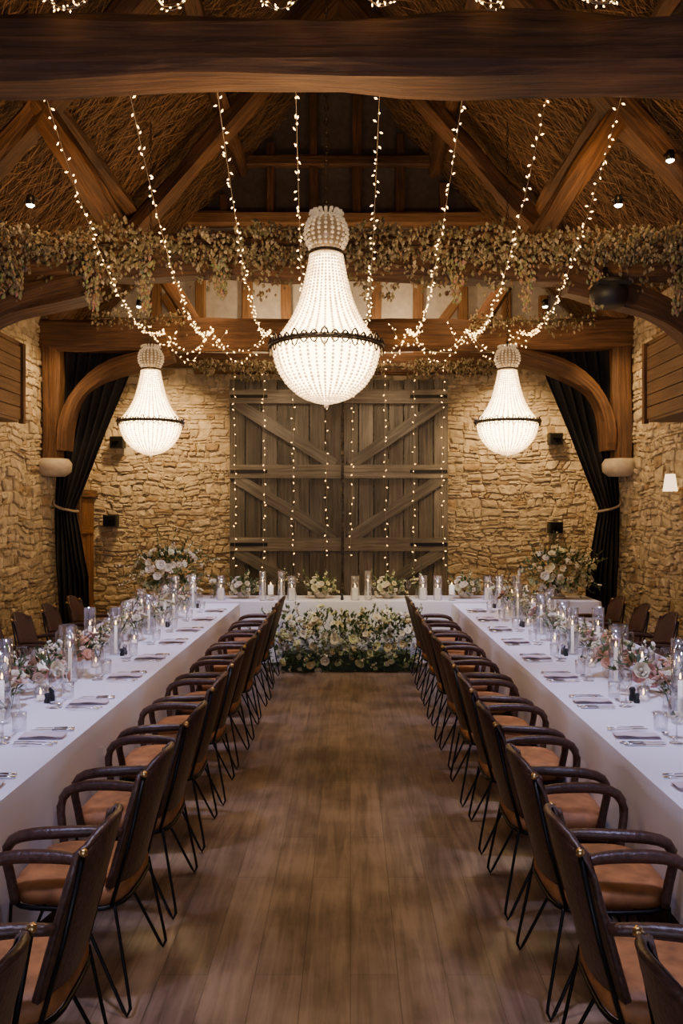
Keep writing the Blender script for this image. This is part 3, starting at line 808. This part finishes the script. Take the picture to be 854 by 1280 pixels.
CH=mb.mesh('dining_chair_mesh',[M_SUEDE,M_LEATHER,M_METAL,M_BRASS])
ys=[1.70]+[2.47+.7*k for k in range(10)]
for y in ys:
    inst(CH,'dining_chair',(-1.06+U(-.012,.012),y+U(-.02,.02),0),math.pi+U(-.05,.05))
    inst(CH,'dining_chair',(.965+U(-.012,.012),y-.02+U(-.02,.02),0),U(-.05,.05))
    if y>2:
        inst(CH,'dining_chair',(-2.74,y,0),U(-.06,.06)); inst(CH,'dining_chair',(2.65,y,0),math.pi+U(-.06,.06))
# ---------------------------------------------------------------- place settings & decor
for (tb,inn) in ((TL,1),(TR,-1)):
    x0,x1,y0,y1=tb; xc=(x0+x1)/2
    for y in ys[1:]:
        for side in (-1,1):
            xe=x1 if side>0 else x0
            rz=math.pi if side>0 else 0
            yy=y+U(-.02,.02)
            inst(NP,'napkin',(xe-side*.17,yy,TZ+.002),rz+U(-.08,.08)); inst(CU,'cutlery_set',(xe-side*.16,yy,TZ+.002),rz+U(-.03,.03))
            inst(WG,'wine_glass',(xe-side*.32,yy-.1,TZ+.001)); inst(WG,'wine_glass',(xe-side*.36,yy,TZ+.001),scale=(.9,.9,.9)); inst(TG,'water_tumbler',(xe-side*.33,yy+.12,TZ+.001))
    y=2.6;k=0
    while y<9.3:
        j=lambda a:U(-a,a)
        inst([CA,CC,CB][k%3],'candle_in_glass_vase',(xc-inn*.10,y,TZ+.001))
        if k%2: inst(CC,'candle_in_glass_vase',(xc+inn*.09,y+.02,TZ+.001))
        else: inst(CT,'tealight_in_glass',(xc+inn*.10,y+.01,TZ+.001))
        near=y<6.0
        inst(VP_[k%3] if (near or k%3==0) else random.choice(VW_),'bud_vase_flowers',(xc+inn*.07,y+.17,TZ+.001),U(0,6),scale=(1.1,)*3)
        inst(random.choice(POSY) if near else random.choice(VW_),'bud_vase_flowers',(xc-inn*.11,y+.21,TZ+.001),U(0,6),scale=(.85,)*3)
        if k%2==0: inst(CD,'candle_on_glass_stand',(xc-inn*.02,y+.36,TZ+.001))
        else: inst(random.choice(VW_),'bud_vase_flowers',(xc-inn*.02,y+.36,TZ+.001),U(0,6),scale=(1.0,)*3)
        if k%3==1: inst(PM,'pepper_mill',(xc+inn*.16,y+.02,TZ+.001)); inst(PM,'pepper_mill',(xc+inn*.155,y-.035,TZ+.001),scale=(.85,.85,.7))
        y+=.5;k+=1
for x in (-1.35,-.38,.48,1.45): inst(BOWL,'flower_bowl',(x,10.12,TZ+.006),U(-.3,.3))
for x in (-1.72,-.72,.86,1.85): inst(random.choice(VW_),'bud_vase_flowers',(x,10.1,TZ+.001),U(0,6),scale=(1.15,1.15,1.15))
for x in (-1.6,-.85,-.72,.06,.22,.9,1.08,1.7,-1.08):
    inst(random.choice([CA,CC]),'candle_in_glass_vase',(x,9.88+U(-.03,.03),TZ+.001))
inst(CD,'candle_on_glass_stand',(-.98,9.85,TZ+.001)); inst(CD,'candle_on_glass_stand',(1.25,9.85,TZ+.001)); inst(PM,'pepper_mill',(-.1,9.9,TZ+.001))
for x in (-1.75,-1.0,-.55,.3,.75,1.6): inst(WG,'wine_glass',(x,10.33,TZ+.001))
# ---------------------------------------------------------------- lights
def spot(loc,tgt,e,col,size=1.2,blend=.8,rad=.08):
    l=bpy.data.lights.new('spot_lamp','SPOT'); l.energy=e; l.color=col; l.spot_size=size; l.spot_blend=blend; l.shadow_soft_size=rad
    o=bpy.data.objects.new('spot_lamp',l); o.location=loc; o.rotation_euler=(Vector(tgt)-Vector(loc)).to_track_quat('-Z','Y').to_euler(); sc.collection.objects.link(o)
def point(loc,e,col,rad=.1):
    l=bpy.data.lights.new('point_lamp','POINT'); l.energy=e; l.color=col; l.shadow_soft_size=rad
    o=bpy.data.objects.new('point_lamp',l); o.location=loc; sc.collection.objects.link(o)
WARM=(1,.64,.28); COOL=(.55,.56,1)
for y in (2.6,4.7,7.0,9.2):
    spot((-1.4,y-.6,3.8),(-1.85,y,.76),360,COOL,1.0,1)
    spot((1.3,y-.6,3.8),(1.75,y,.76),360,COOL,1.0,1)
    spot((-.3,y-.4,3.8),(-1.3,y,.5),75,COOL,.8,1); spot((.15,y-.4,3.8),(1.2,y,.5),75,COOL,.8,1)
spot((0,8.0,3.8),(0.1,9.9,.5),330,(1,.84,.62),.9,1)
for x in (-2.7,2.35): spot((x,10.8,4.0),(x*1.02,11.95,2.5),360,WARM,1.6,1)
for x in (-1.0,.6): spot((x,11.1,4.0),(x,11.95,2.0),50,(1,.72,.42),1.6,1)
spot((-3.0,9.4,4.2),(-3.9,9.6,2.6),150,WARM,1.6,1); spot((2.7,9.4,4.2),(3.56,9.6,2.6),150,WARM,1.6,1)
spot((-3.1,11.2,3.9),(-3.9,11.6,2.4),50,WARM,1.6,1); spot((2.8,11.2,3.9),(3.56,11.6,2.4),50,WARM,1.6,1)
for s in (-1,1):
    point((XC+s*2.3,6.5,4.75),16,(1,.55,.22),.06)
    point((XC+s*1.6,9.7,4.7),28,(1,.57,.24),.06)
    point((XC+s*.9,11.3,4.6),26,(1,.68,.38),.06)
    spot((XC+s*1.2,5.2,3.2),(XC+s*1.4,7.1,4.1),85,WARM,1.7,1)
spot((XC,4.4,2.9),(XC,3.8,3.9),60,(1,.60,.27),2.4,1)  # added spot to brighten the near beam's underside, no fixture
spot((XC,1.2,3.2),(XC,3.7,4.0),26,(1,.58,.26),2.2,1)  # added spot to warm the near beam's front face, no fixture
for y in (2.0,4.2,6.6): spot((XC,y,3.85),(XC+.1,y+.7,0),135,(1,.76,.52),.78,1)
l=bpy.data.lights.new('daylight_doorway','AREA'); l.energy=85; l.color=(.68,.71,1); l.shape='RECTANGLE'; l.size=3.6; l.size_y=2.4
o=bpy.data.objects.new('daylight_doorway',l); o.location=(XC,YF+.1,1.4); o.rotation_euler=(math.radians(84),0,0); sc.collection.objects.link(o)
w=bpy.data.worlds.new('world'); sc.world=w; w.use_nodes=True
w.node_tree.nodes['Background'].inputs[0].default_value=(.45,.5,.7,1); w.node_tree.nodes['Background'].inputs[1].default_value=.25
# ---------------------------------------------------------------- camera
cd=bpy.data.cameras.new('camera'); cd.sensor_fit='AUTO'; cd.sensor_width=36; cd.lens=36*1000/1280; cd.shift_x=-11/1280; cd.clip_start=.05
co=bpy.data.objects.new('camera',cd); co.location=(0,0,1.85); co.rotation_euler=(math.radians(90),0,0); sc.collection.objects.link(co); sc.camera=co
